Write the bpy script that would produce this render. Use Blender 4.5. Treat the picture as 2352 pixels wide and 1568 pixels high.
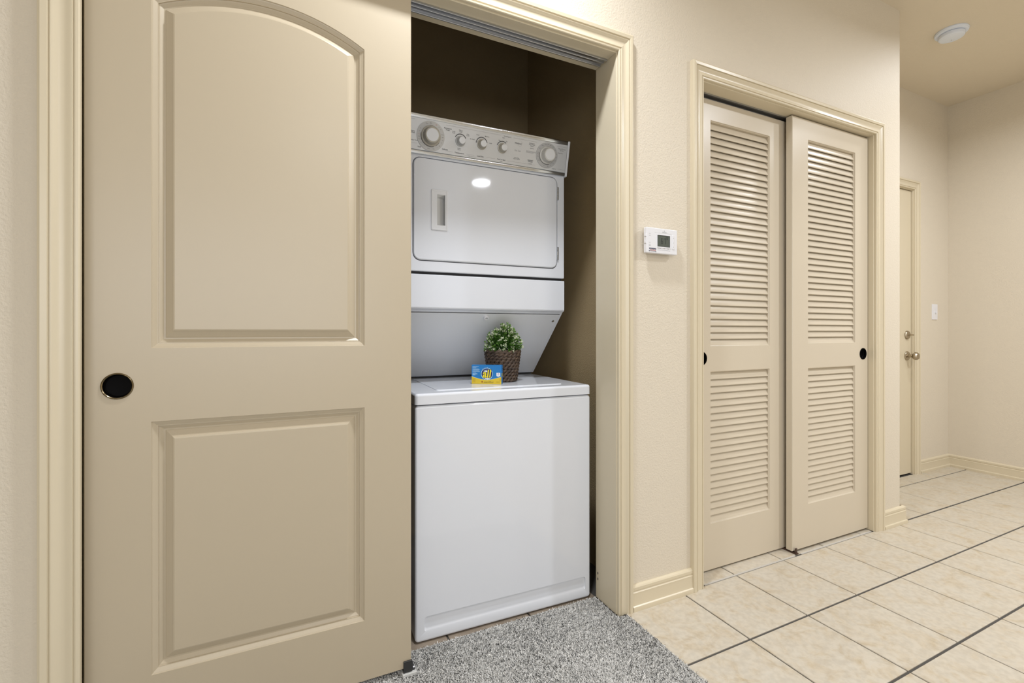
import bpy, bmesh, math, random
import numpy as np
from mathutils import Vector, Matrix
from mathutils.geometry import tessellate_polygon

for _o in list(bpy.data.objects):
    bpy.data.objects.remove(_o)
scene = bpy.context.scene
COL = scene.collection

# ---------------------------------------------------------------- camera, world, lights, exposure
cam_data = bpy.data.cameras.new('camera')
cam = bpy.data.objects.new('camera', cam_data)
COL.objects.link(cam)
cam.location = (0, 0, 1.03)
cam.rotation_euler = (math.radians(90), 0, -0.4381)
cam_data.sensor_width = 36
cam_data.lens = 1056 / 2352 * 36
cam_data.shift_y = -23.6 / 2352
cam_data.clip_start = 0.05
scene.camera = cam

world = bpy.data.worlds.new('world')
scene.world = world
world.use_nodes = True
world.node_tree.nodes['Background'].inputs[0].default_value = (1, 0.95, 0.88, 1)
world.node_tree.nodes['Background'].inputs[1].default_value = 0.3

scene.view_settings.view_transform = 'Standard'
scene.view_settings.look = 'None'
scene.view_settings.gamma = 1
scene.view_settings.use_curve_mapping = False
scene.view_settings.exposure = 0.0


def can_light(x, y, power, size=0.15, spread=150, col=(0.98, 1.02, 1.085)):
    d = bpy.data.lights.new('ceiling_can', 'AREA')
    d.shape = 'DISK'
    d.size = size
    d.energy = power
    d.color = col
    d.spread = math.radians(spread)
    o = bpy.data.objects.new('ceiling_can', d)
    o.location = (x, y, 2.735)
    COL.objects.link(o)


can_light(1.77, -1.62, 14, size=0.18, spread=160)
can_light(2.95, -0.10, 31, spread=168)
can_light(3.92, 0.05, 9, spread=160)
can_light(0.26, -1.62, 12, spread=160)  # unseen can added as overhead fill from the rear
can_light(0.50, 0.98, 18, spread=146)
can_light(3.46, 0.96, 7.5, spread=160)
fill = bpy.data.lights.new('rear_fill', 'AREA')      # broad unseen fill light added behind the photographer
fill.shape = 'RECTANGLE'
fill.size, fill.size_y = 3.2, 1.7
fill.energy = 52
fill.color = (0.97, 1.02, 1.10)
fo = bpy.data.objects.new('rear_fill', fill)
fo.location = (-0.7, -3.28, 1.5)
fo.rotation_euler = (math.radians(90), 0, 0)
COL.objects.link(fo)

# ---------------------------------------------------------------- materials


def mat(name, col, rough=0.5, metal=0.0, spec=0.5, coat=0.0, bump=None, bump_scale=150, bump_dist=0.001, var=None, var_scale=4):
    m = bpy.data.materials.new(name)
    m.use_nodes = True
    nt = m.node_tree
    b = nt.nodes['Principled BSDF']
    b.inputs['Base Color'].default_value = (*col, 1)
    b.inputs['Roughness'].default_value = rough
    b.inputs['Metallic'].default_value = metal
    b.inputs['Specular IOR Level'].default_value = spec
    b.inputs['Coat Weight'].default_value = coat
    b.inputs['Coat Roughness'].default_value = 0.06
    geo = nt.nodes.new('ShaderNodeNewGeometry')
    if var:
        n = nt.nodes.new('ShaderNodeTexNoise')
        n.inputs['Scale'].default_value = var_scale
        n.inputs['Detail'].default_value = 4
        nt.links.new(geo.outputs['Position'], n.inputs['Vector'])
        r = nt.nodes.new('ShaderNodeValToRGB')
        r.color_ramp.elements[0].position = 0.35
        r.color_ramp.elements[1].position = 0.65
        r.color_ramp.elements[0].color = (*col, 1)
        r.color_ramp.elements[1].color = (*var, 1)
        nt.links.new(n.outputs['Fac'], r.inputs['Fac'])
        nt.links.new(r.outputs['Color'], b.inputs['Base Color'])
    if bump:
        n = nt.nodes.new('ShaderNodeTexNoise')
        n.inputs['Scale'].default_value = bump_scale
        n.inputs['Detail'].default_value = 2.5
        nt.links.new(geo.outputs['Position'], n.inputs['Vector'])
        bp = nt.nodes.new('ShaderNodeBump')
        bp.inputs['Strength'].default_value = bump
        bp.inputs['Distance'].default_value = bump_dist
        nt.links.new(n.outputs['Fac'], bp.inputs['Height'])
        nt.links.new(bp.outputs['Normal'], b.inputs['Normal'])
    return m


M_WALL = mat('wall_paint', (0.72, 0.647, 0.53), 0.55, spec=0.28, bump=0.38, bump_scale=180, bump_dist=0.004)
M_CEIL = mat('ceiling_paint', (0.74, 0.655, 0.52), 0.8, spec=0.2, bump=0.3, bump_scale=120, bump_dist=0.003)
M_CLOSET = mat('closet_wall_dark', (0.43, 0.33, 0.19), 0.7, spec=0.2, bump=0.38, bump_scale=180, bump_dist=0.004)  # bumps as on the room walls, darker and browner colour
M_TRIM = mat('trim_paint', (0.69, 0.605, 0.445), 0.3, bump=0.08, bump_scale=60)
M_DOOR = mat('door_paint', (0.53, 0.452, 0.33), 0.32, bump=0.06, bump_scale=50)
M_LOUVER = mat('louver_paint', (0.645, 0.567, 0.445), 0.3, bump=0.06, bump_scale=50)
M_ENAMEL = mat('white_enamel', (0.735, 0.757, 0.805), 0.05, spec=0.5, coat=0.0, bump=0.004, bump_scale=14)
M_PANELGREY = mat('grey_enamel', (0.72, 0.735, 0.76), 0.35)
M_GREYPLASTIC = mat('grey_plastic', (0.50, 0.50, 0.49), 0.35)
M_KNOB = mat('knob_plastic', (0.62, 0.61, 0.58), 0.25)
M_KNOBCAP = mat('knob_cap', (0.72, 0.73, 0.75), 0.2)
M_CHROME = mat('polished_aluminium', (0.66, 0.70, 0.76), 0.18, metal=1.0)
M_ALU = mat('track_aluminium', (0.50, 0.52, 0.56), 0.32, metal=1.0, bump=0.1, bump_scale=80)
M_DARK = mat('dark_gap', (0.02, 0.02, 0.022), 0.6)
M_INK = mat('grey_ink', (0.10, 0.10, 0.105), 0.5)
M_INKSOFT = mat('soft_grey_ink', (0.30, 0.30, 0.31), 0.5)
M_BRONZE = mat('dark_bronze', (0.0025, 0.002, 0.002), 0.5, spec=0.06)
M_BRASS = mat('aged_brass', (0.24, 0.195, 0.12), 0.25, metal=1.0)
M_NICKEL = mat('antique_nickel', (0.42, 0.36, 0.27), 0.25, metal=1.0)
M_BLACKPLASTIC = mat('black_plastic', (0.035, 0.035, 0.035), 0.4)
M_BROWNPLASTIC = mat('brown_plastic', (0.06, 0.03, 0.018), 0.4)
M_CLEARPLASTIC = mat('pale_plastic', (0.62, 0.62, 0.60), 0.3)
M_WHITEPLASTIC = mat('white_plastic', (0.80, 0.80, 0.83), 0.35)
M_LCD = mat('lcd_green_grey', (0.10, 0.115, 0.10), 0.2)
M_LCDINK = mat('lcd_segment', (0.008, 0.01, 0.01), 0.5)
M_GROUT = mat('grout', (0.085, 0.078, 0.07), 0.9, bump=0.3, bump_scale=200)
M_CAULK = mat('pale_grout', (0.55, 0.52, 0.47), 0.8)


def tile_material():
    m = mat('ceramic_tile', (0.70, 0.63, 0.52), 0.28, spec=0.5)
    nt = m.node_tree
    b = nt.nodes['Principled BSDF']
    geo = nt.nodes['Geometry']
    oi = nt.nodes.new('ShaderNodeObjectInfo')
    add = nt.nodes.new('ShaderNodeVectorMath')
    add.operation = 'MULTIPLY_ADD'
    nt.links.new(oi.outputs['Random'], add.inputs[0])
    add.inputs[1].default_value = (31, 17, 9)
    nt.links.new(geo.outputs['Position'], add.inputs[2])
    n1 = nt.nodes.new('ShaderNodeTexNoise')
    n1.inputs['Scale'].default_value = 14
    n1.inputs['Detail'].default_value = 7
    n1.inputs['Roughness'].default_value = 0.68
    n1.inputs['Distortion'].default_value = 0.7
    nt.links.new(add.outputs[0], n1.inputs['Vector'])
    r1 = nt.nodes.new('ShaderNodeValToRGB')
    e = r1.color_ramp.elements
    e[0].position, e[0].color = 0.30, (0.625, 0.58, 0.495, 1)
    e[1].position, e[1].color = 0.74, (0.50, 0.405, 0.265, 1)
    k = e.new(0.50)
    k.color = (0.62, 0.56, 0.46, 1)
    k = e.new(0.61)
    k.color = (0.585, 0.505, 0.385, 1)
    nt.links.new(n1.outputs['Fac'], r1.inputs['Fac'])
    n2 = nt.nodes.new('ShaderNodeTexNoise')
    n2.inputs['Scale'].default_value = 55
    n2.inputs['Detail'].default_value = 5
    nt.links.new(add.outputs[0], n2.inputs['Vector'])
    r2 = nt.nodes.new('ShaderNodeValToRGB')
    r2.color_ramp.elements[0].position = 0.35
    r2.color_ramp.elements[0].color = (0.86, 0.85, 0.84, 1)
    r2.color_ramp.elements[1].position = 0.6
    r2.color_ramp.elements[1].color = (1, 1, 1, 1)
    nt.links.new(n2.outputs['Fac'], r2.inputs['Fac'])
    mx = nt.nodes.new('ShaderNodeMix')
    mx.data_type = 'RGBA'
    mx.blend_type = 'MULTIPLY'
    mx.inputs['Factor'].default_value = 0.8
    nt.links.new(r1.outputs['Color'], mx.inputs['A'])
    nt.links.new(r2.outputs['Color'], mx.inputs['B'])
    nt.links.new(mx.outputs['Result'], b.inputs['Base Color'])
    bp = nt.nodes.new('ShaderNodeBump')
    bp.inputs['Strength'].default_value = 0.25
    bp.inputs['Distance'].default_value = 0.001
    nt.links.new(n2.outputs['Fac'], bp.inputs['Height'])
    nt.links.new(bp.outputs['Normal'], b.inputs['Normal'])
    return m


M_TILE = tile_material()


def attr_material(name, rough):
    m = mat(name, (0.5, 0.5, 0.5), rough, spec=0.2)
    nt = m.node_tree
    a = nt.nodes.new('ShaderNodeAttribute')
    a.attribute_name = 'tint'
    nt.links.new(a.outputs['Color'], nt.nodes['Principled BSDF'].inputs['Base Color'])
    return m


M_CARPET = attr_material('carpet_yarn', 0.9)
M_LEAF = attr_material('leaf', 0.5)
M_ROPE = mat('seagrass_rope', (0.045, 0.029, 0.020), 0.6, var=(0.115, 0.076, 0.05), var_scale=60, bump=0.5, bump_scale=400)
M_SOIL = mat('dark_moss', (0.03, 0.035, 0.02), 0.9)

# ---------------------------------------------------------------- mesh helpers


def finish(name, bm, m, parent=None, smooth=30, loc=None, rot=None):
    me = bpy.data.meshes.new(name)
    bmesh.ops.recalc_face_normals(bm, faces=bm.faces)
    bm.to_mesh(me)
    bm.free()
    if m:
        me.materials.append(m)
    if smooth:
        me.polygons.foreach_set('use_smooth', [True] * len(me.polygons))
        me.set_sharp_from_angle(angle=math.radians(smooth))
    o = bpy.data.objects.new(name, me)
    COL.objects.link(o)
    if smooth:
        wn = o.modifiers.new('weighted_normal', 'WEIGHTED_NORMAL')
        wn.keep_sharp = True
        wn.weight = 80
    if parent:
        o.parent = parent
    if loc is not None:
        o.location = loc
    if rot is not None:
        o.rotation_euler = rot
    return o


def empty(name, loc=(0, 0, 0), rz=0.0, parent=None):
    o = bpy.data.objects.new(name, None)
    o.empty_display_size = 0.1
    o.location = loc
    o.rotation_euler = (0, 0, rz)
    COL.objects.link(o)
    if parent:
        o.parent = parent
    return o


def tag(o, label=None, cat=None, kind=None, group=None):
    if label:
        o['label'] = label
    if cat:
        o['category'] = cat
    if kind:
        o['kind'] = kind
    if group:
        o['group'] = group
    return o


def box(bm, lo, hi, bev=0.0, seg=2):
    lo, hi = Vector(lo), Vector(hi)
    mtx = Matrix.Translation((lo + hi) / 2) @ Matrix.Diagonal((*(hi - lo), 1))
    r = bmesh.ops.create_cube(bm, size=1, matrix=mtx)
    if bev:
        es = {e for v in r['verts'] for e in v.link_edges}
        bmesh.ops.bevel(bm, geom=list(es), offset=bev, segments=seg, profile=0.5, affect='EDGES')


def boxobj(name, lo, hi, m, parent=None, bev=0.0, seg=2):
    bm = bmesh.new()
    box(bm, lo, hi, bev, seg)
    return finish(name, bm, m, parent)


def loft(bm, loops, cap0=True, cap1=True, closed=True):
    rows = [[bm.verts.new(p) for p in lp] for lp in loops]
    n = len(rows[0])
    for a, b in zip(rows, rows[1:]):
        for i in range(n if closed else n - 1):
            j = (i + 1) % n
            bm.faces.new((a[i], a[j], b[j], b[i]))
    if closed and cap0:
        bm.faces.new(rows[0][::-1])
    if closed and cap1:
        bm.faces.new(rows[-1])
    return rows


def prism_x(bm, prof, x0, x1):
    """profile of (y, z) pairs extruded along x"""
    loft(bm, [[(x0, y, z) for y, z in prof], [(x1, y, z) for y, z in prof]])


def rrect(x0, z0, x1, z1, r, n=6):
    pts = []
    for cx, cz, a0 in ((x1 - r, z1 - r, 0), (x0 + r, z1 - r, 90), (x0 + r, z0 + r, 180), (x1 - r, z0 + r, 270)):
        for k in range(n + 1):
            a = math.radians(a0 + 90 * k / n)
            pts.append((cx + r * math.cos(a), cz + r * math.sin(a)))
    return pts


def inset(pts, d):
    """offset a counter-clockwise polygon inwards by d with mitres"""
    n = len(pts)
    out = []
    for i in range(n):
        p0, p, p1 = Vector(pts[i - 1]), Vector(pts[i]), Vector(pts[(i + 1) % n])
        a, b = (p - p0).normalized(), (p1 - p).normalized()
        na, nb = Vector((-a.y, a.x)), Vector((-b.y, b.x))
        m = na + nb
        m = m / max(m.dot(na), 0.2)
        out.append((p.x + m.x * d, p.y + m.y * d))
    return out


def face_holes(bm, outer, holes, fn):
    """flat face with holes; fn maps (u, v) to 3D"""
    polys = [[Vector((*p, 0)) for p in outer]] + [[Vector((*p, 0)) for p in h] for h in holes]
    tris = tessellate_polygon(polys)
    flat = [p for pl in polys for p in pl]
    vs = [bm.verts.new(fn(p.x, p.y)) for p in flat]
    for t in tris:
        bm.faces.new([vs[i] for i in t])


def plate_y(bm, pts, yf, yb, bev=0.002, n=3, holes=None):
    """outline (x, z) extruded from front yf to back yb with a rounded front edge (front looks to -y)"""
    loops = [[(x, yb, z) for x, z in pts]]
    for k in range(n + 1):
        a = math.pi / 2 * k / n
        q = inset(pts, bev * (1 - math.cos(a)))
        loops.append([(x, yf + bev * (1 - math.sin(a)), z) for x, z in q])
    loft(bm, loops, cap1=not holes)
    if holes:
        face_holes(bm, inset(pts, bev), holes, lambda u, v: (u, yf, v))
        bmesh.ops.remove_doubles(bm, verts=bm.verts, dist=1e-6)


def circle(cx, cz, r, n=40):
    return [(cx + r * math.cos(2 * math.pi * k / n), cz + r * math.sin(2 * math.pi * k / n)) for k in range(n)]


def lathe(bm, prof, seg=32, mtx=None):
    """profile (r, h) turned round z; r = 0 ends close"""
    mtx = mtx or Matrix.Identity(4)
    loops = []
    for r, h in prof:
        r = max(r, 1e-5)
        loops.append([mtx @ Vector((r * math.cos(2 * math.pi * k / seg), r * math.sin(2 * math.pi * k / seg), h)) for k in range(seg)])
    loft(bm, loops)


TO_FRONT = Matrix.Rotation(math.radians(90), 4, 'X')        # z axis of a lathe -> -y (towards the room)


def at(x, y, z):
    return Matrix.Translation((x, y, z)) @ TO_FRONT


# ---------------------------------------------------------------- setting: floor and tiles
W = 1.353            # room face of the main wall
CARPET_X = 1.088
ZC = 2.75
XR = 4.525
YB = 1.774
floor = boxobj('floor', (-2.6, -3.4, -0.06), (4.65, 2.4, -0.004), M_GROUT)
tag(floor, 'cream ceramic tile floor with dark grey grout lines', 'floor', 'structure')
PITCH, TX0, TY0 = 0.3048, 1.680, 1.3606
GX, GY = 0.0030, 0.0040        # half joint widths
tile_cache = {}


def tile_mesh(w, h, m=None):
    key = (round(w, 4), round(h, 4), m)
    if key not in tile_cache:
        bm = bmesh.new()
        pts = [(0, 0), (w, 0), (w, h), (0, h)]
        q = inset(pts, 0.0015)
        loft(bm, [[(x, y, -0.006) for x, y in pts], [(x, y, -0.0015) for x, y in pts], [(x, y, 0) for x, y in q]], cap0=False)
        me = bpy.data.meshes.new('tile')
        bmesh.ops.recalc_face_normals(bm, faces=bm.faces)
        bm.to_mesh(me)
        bm.free()
        me.materials.append(m or M_TILE)
        tile_cache[key] = me
    return tile_cache[key]


def tiles(region, irange, jrange, m=None):
    x0, y0, x1, y1 = region
    for i in irange:
        for j in jrange:
            a, b = max(TX0 + i * PITCH + GX, x0), min(TX0 + (i + 1) * PITCH - GX, x1)
            c, d = max(TY0 + j * PITCH + GY, y0), min(TY0 + (j + 1) * PITCH - GY, y1)
            if b - a < 0.006 or d - c < 0.006:
                continue
            o = bpy.data.objects.new('tile', tile_mesh(b - a, d - c, m))
            o.location = (a, c, 0)
            o.parent = floor
            COL.objects.link(o)


tiles((CARPET_X, -0.5, XR, W + 0.0005), range(-2, 10), range(-7, 0))
tiles((2.95, W + 0.0005, XR, YB), range(3, 10), range(-1, 2))           # recess by the entry door
tiles((1.482, W + 0.0005, 2.687, 1.50), range(-1, 4), range(-1, 1))      # threshold of the louvred closet
tiles((-0.442, 1.478, 1.05, 1.62), range(-8, -2), range(0, 1), mat('shaded_tile', (0.33, 0.27, 0.21), 0.4, var=(0.26, 0.21, 0.16), var_scale=14))           # strip in front of the washer, its shade put into the tile colour
for gx0, gx1 in ((1.50, 2.07), (2.115, 2.68)):
    boxobj('caulk_line', (gx0, TY0 - GY, -0.005), (gx1, TY0 + GY, -0.0003), M_CAULK, floor)
bm = bmesh.new()
box(bm, (CARPET_X, -3.4, -0.005), (XR, -0.5, -0.0005))
finish('tile_field', bm, M_TILE, floor)

# carpet -----------------------------------------------------------


def build_carpet():
    rng = np.random.default_rng(5)
    V, F, T = [], [], []
    nv = 0

    def add(verts, faces, tint):
        nonlocal nv
        V.append(verts)
        F.append(faces + nv)
        T.append(tint)
        nv += len(verts)

    # backing under the pile
    for x0, y0, x1, y1 in ((-2.6, -3.4, CARPET_X, W - 0.021), (-0.437, W - 0.021, 1.047, 1.476)):
        q = np.array([(x0, y0, 0.001), (x1, y0, 0.001), (x1, y1, 0.001), (x0, y1, 0.001)], float)
        add(q, np.array([[0, 1, 2, 3]]), np.tile([0.5, 0.5, 0.48, 1.0], (4, 1)))
    # pile: tapering yarn blades
    sp = 0.0021
    xs, ys = np.meshgrid(np.arange(-0.45, 1.09, sp), np.arange(0.72, 1.476, sp))
    x, y = xs.ravel(), ys.ravel()
    x = x + rng.uniform(-0.5, 0.5, x.size) * sp * 1.4
    y = y + rng.uniform(-0.5, 0.5, y.size) * sp * 1.4
    edge = CARPET_X + 0.003 * np.sin(y * 60) + rng.normal(0, 0.002, x.size)
    ok = (x < edge) & ((y < W - 0.022) | ((x > -0.438) & (x < 1.046))) & (y < 1.474 + rng.normal(0, 0.003, x.size))
    x, y = x[ok], y[ok]
    n = x.size
    # lie of the pile: brushed patches
    lean = np.zeros((n, 2))
    for fx, fy, ph, ax, ay in ((9, 5, 0.3, 1, .3), (5, 13, 1.7, -.4, 1), (17, 11, 4.1, .5, -.6), (23, 19, 2.2, -.6, .4)):
        s = np.sin(fx * x + fy * y + ph + 0.8 * np.sin(7 * y - 5 * x))
        lean += 0.30 * s[:, None] * np.array([ax, ay])
    lean += rng.normal(0, 0.75, (n, 2))
    h = rng.uniform(0.0042, 0.0066, n)
    wdt = rng.uniform(0.0006, 0.0013, n)
    ang = rng.uniform(0, math.pi, n)
    dx, dy = np.cos(ang) * wdt, np.sin(ang) * wdt
    tx, ty = x + lean[:, 0] * h * 0.75, y + lean[:, 1] * h * 0.75
    v = np.zeros((n, 4, 3))
    v[:, 0] = np.stack([x - dx, y - dy, np.full(n, 0.001)], 1)
    v[:, 1] = np.stack([x + dx, y + dy, np.full(n, 0.001)], 1)
    v[:, 2] = np.stack([tx + dx * .8, ty + dy * .8, h], 1)
    v[:, 3] = np.stack([tx - dx * .8, ty - dy * .8, h], 1)
    f = np.arange(n * 4).reshape(n, 4)
    g = np.where(rng.random(n) < 0.19 + 0.09 * np.sin(11 * x + 4 * y + 1) * np.sin(9 * y - 6 * x), rng.uniform(0.03, 0.16, n), rng.uniform(0.60, 0.92, n))
    tint = np.stack([g, g * 0.985, g * 0.95, np.ones(n)], 1)
    add(v.reshape(-1, 3), f, np.repeat(tint, 4, 0))
    V_, F_, T_ = np.concatenate(V), np.concatenate(F), np.concatenate(T)
    me = bpy.data.meshes.new('carpet')
    me.vertices.add(len(V_))
    me.vertices.foreach_set('co', V_.ravel())
    me.loops.add(F_.size)
    me.loops.foreach_set('vertex_index', F_.ravel().astype(np.int32))
    me.polygons.add(len(F_))
    me.polygons.foreach_set('loop_start', np.arange(0, F_.size, 4, dtype=np.int32))
    me.polygons.foreach_set('loop_total', np.full(len(F_), 4, dtype=np.int32))
    me.update(calc_edges=True)
    a = me.color_attributes.new('tint', 'FLOAT_COLOR', 'POINT')
    a.data.foreach_set('color', T_.ravel())
    me.materials.append(M_CARPET)
    o = bpy.data.objects.new('carpet', me)
    COL.objects.link(o)
    tag(o, 'grey speckled cut-pile carpet in front of the washer', 'carpet', 'stuff')


build_carpet()

# ---------------------------------------------------------------- setting: walls
OX0, OX1, OZ = -0.462, 1.052, 2.042       # laundry opening (jamb faces)
LX0, LX1, LZ = 1.481, 2.688, 2.037        # louvred closet opening
bm = bmesh.new()
JT = 0.02
box(bm, (-2.6, W, -0.02), (OX0 - JT, 1.478, ZC))
box(bm, (OX0 - JT, W, OZ + JT), (OX1 + JT, 1.478, ZC))
box(bm, (OX1 + JT, W, -0.02), (LX0 - JT, 1.478, ZC))
box(bm, (LX0 - JT, W, LZ + JT), (LX1 + JT, 1.478, ZC))
# rounded outer corner at the end of the wall
end = [(LX1 + JT, W), (2.949 - 0.02, W)] + [(2.949 - 0.02 + 0.02 * math.sin(a), W + 0.02 - 0.02 * math.cos(a)) for a in (math.pi / 8, math.pi / 4, 3 * math.pi / 8, math.pi / 2)] + [(2.949, 1.90), (LX1 + JT, 1.90)]
loft(bm, [[(x, y, -0.02) for x, y in end], [(x, y, ZC) for x, y in end]])
tag(finish('wall_front', bm, M_WALL), 'beige orange-peel textured wall holding the laundry and closet openings', 'wall', 'structure')
EX0, EX1, EZ = 3.10, 4.020, 2.043         # entry door opening
bm = bmesh.new()
box(bm, (2.949, YB, -0.02), (EX0 - JT, 1.90, ZC))
box(bm, (EX0 - JT, YB, EZ + JT), (EX1 + JT, 1.90, ZC))
box(bm, (EX1 + JT, YB, -0.02), (4.65, 1.90, ZC))
tag(finish('wall_recess', bm, M_WALL), 'beige wall of the recess around the entry door', 'wall', 'structure')
tag(boxobj('wall_right', (XR, -3.4, -0.02), (4.65, YB, ZC), M_WALL), 'plain beige wall at the far end of the hallway', 'wall', 'structure')
tag(boxobj('wall_left', (-2.72, -3.4, -0.02), (-2.6, W, ZC), M_WALL), 'beige side wall of the carpeted room', 'wall', 'structure')
tag(boxobj('wall_rear', (-2.72, -3.52, -0.02), (4.65, -3.4, ZC), M_WALL), 'beige wall behind the photographer', 'wall', 'structure')
tag(boxobj('ceiling', (-2.72, -3.52, ZC), (4.65, 2.5, ZC + 0.08), M_CEIL), 'beige painted ceiling', 'ceiling', 'structure')
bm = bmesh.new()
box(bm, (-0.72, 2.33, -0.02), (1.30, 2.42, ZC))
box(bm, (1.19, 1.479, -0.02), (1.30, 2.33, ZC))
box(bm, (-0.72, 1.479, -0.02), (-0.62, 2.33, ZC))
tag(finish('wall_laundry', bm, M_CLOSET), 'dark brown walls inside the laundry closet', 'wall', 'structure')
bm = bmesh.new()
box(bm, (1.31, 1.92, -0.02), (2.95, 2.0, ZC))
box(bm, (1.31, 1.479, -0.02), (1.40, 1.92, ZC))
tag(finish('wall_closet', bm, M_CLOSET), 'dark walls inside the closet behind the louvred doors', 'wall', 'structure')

# ---------------------------------------------------------------- setting: casings, jambs, baseboards
CASE = [(0, 0), (0, 0.010), (0.03, 0.0125), (0.10, 0.0132), (0.12, 0.0100), (0.155, 0.0100), (0.18, 0.0135), (0.25, 0.0132), (0.33, 0.0115), (0.43, 0.0112),
        (0.53, 0.0130), (0.61, 0.0168), (0.67, 0.0180), (0.69, 0.0148), (0.72, 0.0148), (0.745, 0.0195), (0.90, 0.0208), (0.97, 0.0190), (1, 0.014), (1, 0)]


def casing(name, xl, xr, zt, wl, wr, wt, y, label):
    root = empty(name, ((xl + xr) / 2, y, 0))
    tag(root, label, 'trim', 'structure')
    ox = (xl + xr) / 2

    def piece(p0, p1):
        bm = bmesh.new()
        loft(bm, [[(a - ox, -d, b) for a, b, d in p0], [(a - ox, -d, b) for a, b, d in p1]])
        finish('casing', bm, M_TRIM, root, smooth=25)

    L0 = [(xl - wl * t, -0.001, d) for t, d in CASE]
    L1 = [(xl - wl * t, zt + wt * t, d) for t, d in CASE]
    R1 = [(xr + wr * t, zt + wt * t, d) for t, d in CASE]
    R0 = [(xr + wr * t, -0.001, d) for t, d in CASE]
    piece(L0, L1)
    piece(L1, R1)
    piece(R1, R0)


casing('trim_1', OX0 + 0.0225, OX1 + 0.003, OZ + 0.004, 0.0705, 0.062, 0.066, W, 'moulded tan casing around the laundry opening')
casing('trim_2', LX0 - 0.004, LX1 + 0.004, LZ + 0.004, 0.062, 0.066, 0.062, W, 'moulded cream casing around the louvred closet doors')
casing('trim_3', EX0 - 0.005, EX1 + 0.005, EZ + 0.005, 0.062, 0.062, 0.062, YB, 'moulded cream casing around the entry door')


def jamb(name, x0, x1, z, y0, y1, label):
    root = empty(name, ((x0 + x1) / 2, y0, 0))
    tag(root, label, 'door frame', 'structure')
    ox, oy = (x0 + x1) / 2, y0
    for lo, hi in (((x0 - JT, y0, 0), (x0, y1, z + JT)), ((x1, y0, 0), (x1 + JT, y1, z + JT)), ((x0, y0, z), (x1, y1, z + JT))):
        boxobj('jamb_board', (lo[0] - ox, lo[1] - oy, lo[2]), (hi[0] - ox, hi[1] - oy, hi[2]), M_TRIM, root, 0.0012, 1)
    return root


j = jamb('trim_4', OX0, OX1, OZ, W - 0.0005, 1.4785, 'tan jamb boards lining the laundry opening')
bm = bmesh.new()
for z in (0.098, 0.076):
    lathe(bm, [(0, 0), (0.0022, 0), (0.0028, 0.0006), (0, 0.0007)], 10,
          Matrix.Translation((OX1 - (OX0 + OX1) / 2 + 0.0004, 0.112, z)) @ Matrix.Rotation(math.radians(-90), 4, 'Y') @ Matrix.Diagonal((2.0, 1.0, 1, 1)))
finish('screw_hole', bm, M_DARK, j)
jamb('trim_5', LX0, LX1, LZ, W - 0.0005, 1.4785, 'cream jamb boards lining the louvred closet opening')
jamb('trim_6', EX0, EX1, EZ, YB - 0.0005, 1.90, 'cream jamb boards of the entry door')

BASE = [(0, 0), (0.019, 0), (0.0195, 0.012), (0.018, 0.017), (0.0145, 0.020), (0.0135, 0.026), (0.0125, 0.055), (0.0135, 0.066), (0.0105, 0.069),
        (0.0105, 0.072), (0.0125, 0.075), (0.0125, 0.085), (0.009, 0.0895), (0.003, 0.0925), (0, 0.0925)]


def baseboard(name, path, label):
    """path of floor points with the room on the right-hand side of travel"""
    bm = bmesh.new()
    P = [Vector(p) for p in path]
    loops = []
    for i, p in enumerate(P):
        ns = []
        if i > 0:
            d = (p - P[i - 1]).normalized()
            ns.append(Vector((d.y, -d.x)))
        if i < len(P) - 1:
            d = (P[i + 1] - p).normalized()
            ns.append(Vector((d.y, -d.x)))
        m = sum(ns, Vector((0, 0)))
        m = m / m.dot(ns[0])
        loops.append([(p.x + m.x * d, p.y + m.y * d, z) for d, z in BASE])
    loft(bm, loops)
    tag(finish(name, bm, M_TRIM, smooth=25), label, 'baseboard', 'structure')


baseboard('baseboard_middle', [(OX1 + 0.066, W), (LX0 - 0.066, W)], 'moulded cream baseboard below the thermostat')
baseboard('baseboard_corner', [(LX1 + 0.071, W), (2.956, W), (2.956, YB)], 'moulded cream baseboard wrapping the wall corner')
baseboard('baseboard_recess', [(EX1 + 0.071, YB), (XR, YB), (XR, -3.4)], 'moulded cream baseboard running round the entry recess')
baseboard('baseboard_left', [(-2.6, W), (OX0 - 0.045, W)], 'moulded cream baseboard beside the carpet')

# ---------------------------------------------------------------- flush pulls


def pull(parent, x, y, z, r, ring_mat, back=0.0):
    """round recessed finger pull, sunk in a door face at y"""
    bm = bmesh.new()
    n = 40
    prof = [(r * 0.86, 0.0006), (r * 0.88, 0.0018), (r * 0.93, 0.0030), (r * 0.98, 0.0022), (r, 0.0004), (r, 0)]
    loops = [[at(x, y, z) @ Vector((a * math.cos(2 * math.pi * k / n), a * math.sin(2 * math.pi * k / n), hh)) for k in range(n)] for a, hh in prof]
    loft(bm, loops, cap0=False, cap1=False)
    p = finish('finger_pull', bm, ring_mat, parent)
    p['label'] = 'dark round recessed finger pull'
    bm = bmesh.new()
    prof = [(r * 0.87, 0.0008), (r * 0.855, -0.001), (r * 0.85, -0.009), (r * 0.78, -0.0115), (r * 0.4, -0.0125), (0, -0.0125)]
    loops = [[at(x, y, z) @ Vector((max(a, 1e-5) * math.cos(2 * math.pi * k / n), max(a, 1e-5) * math.sin(2 * math.pi * k / n), hh)) for k in range(n)] for a, hh in prof]
    loft(bm, loops, cap0=False)
    c = finish('cup', bm, M_BRONZE, p)
    return p


# ---------------------------------------------------------------- panelled sliding doors of the laundry


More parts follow.
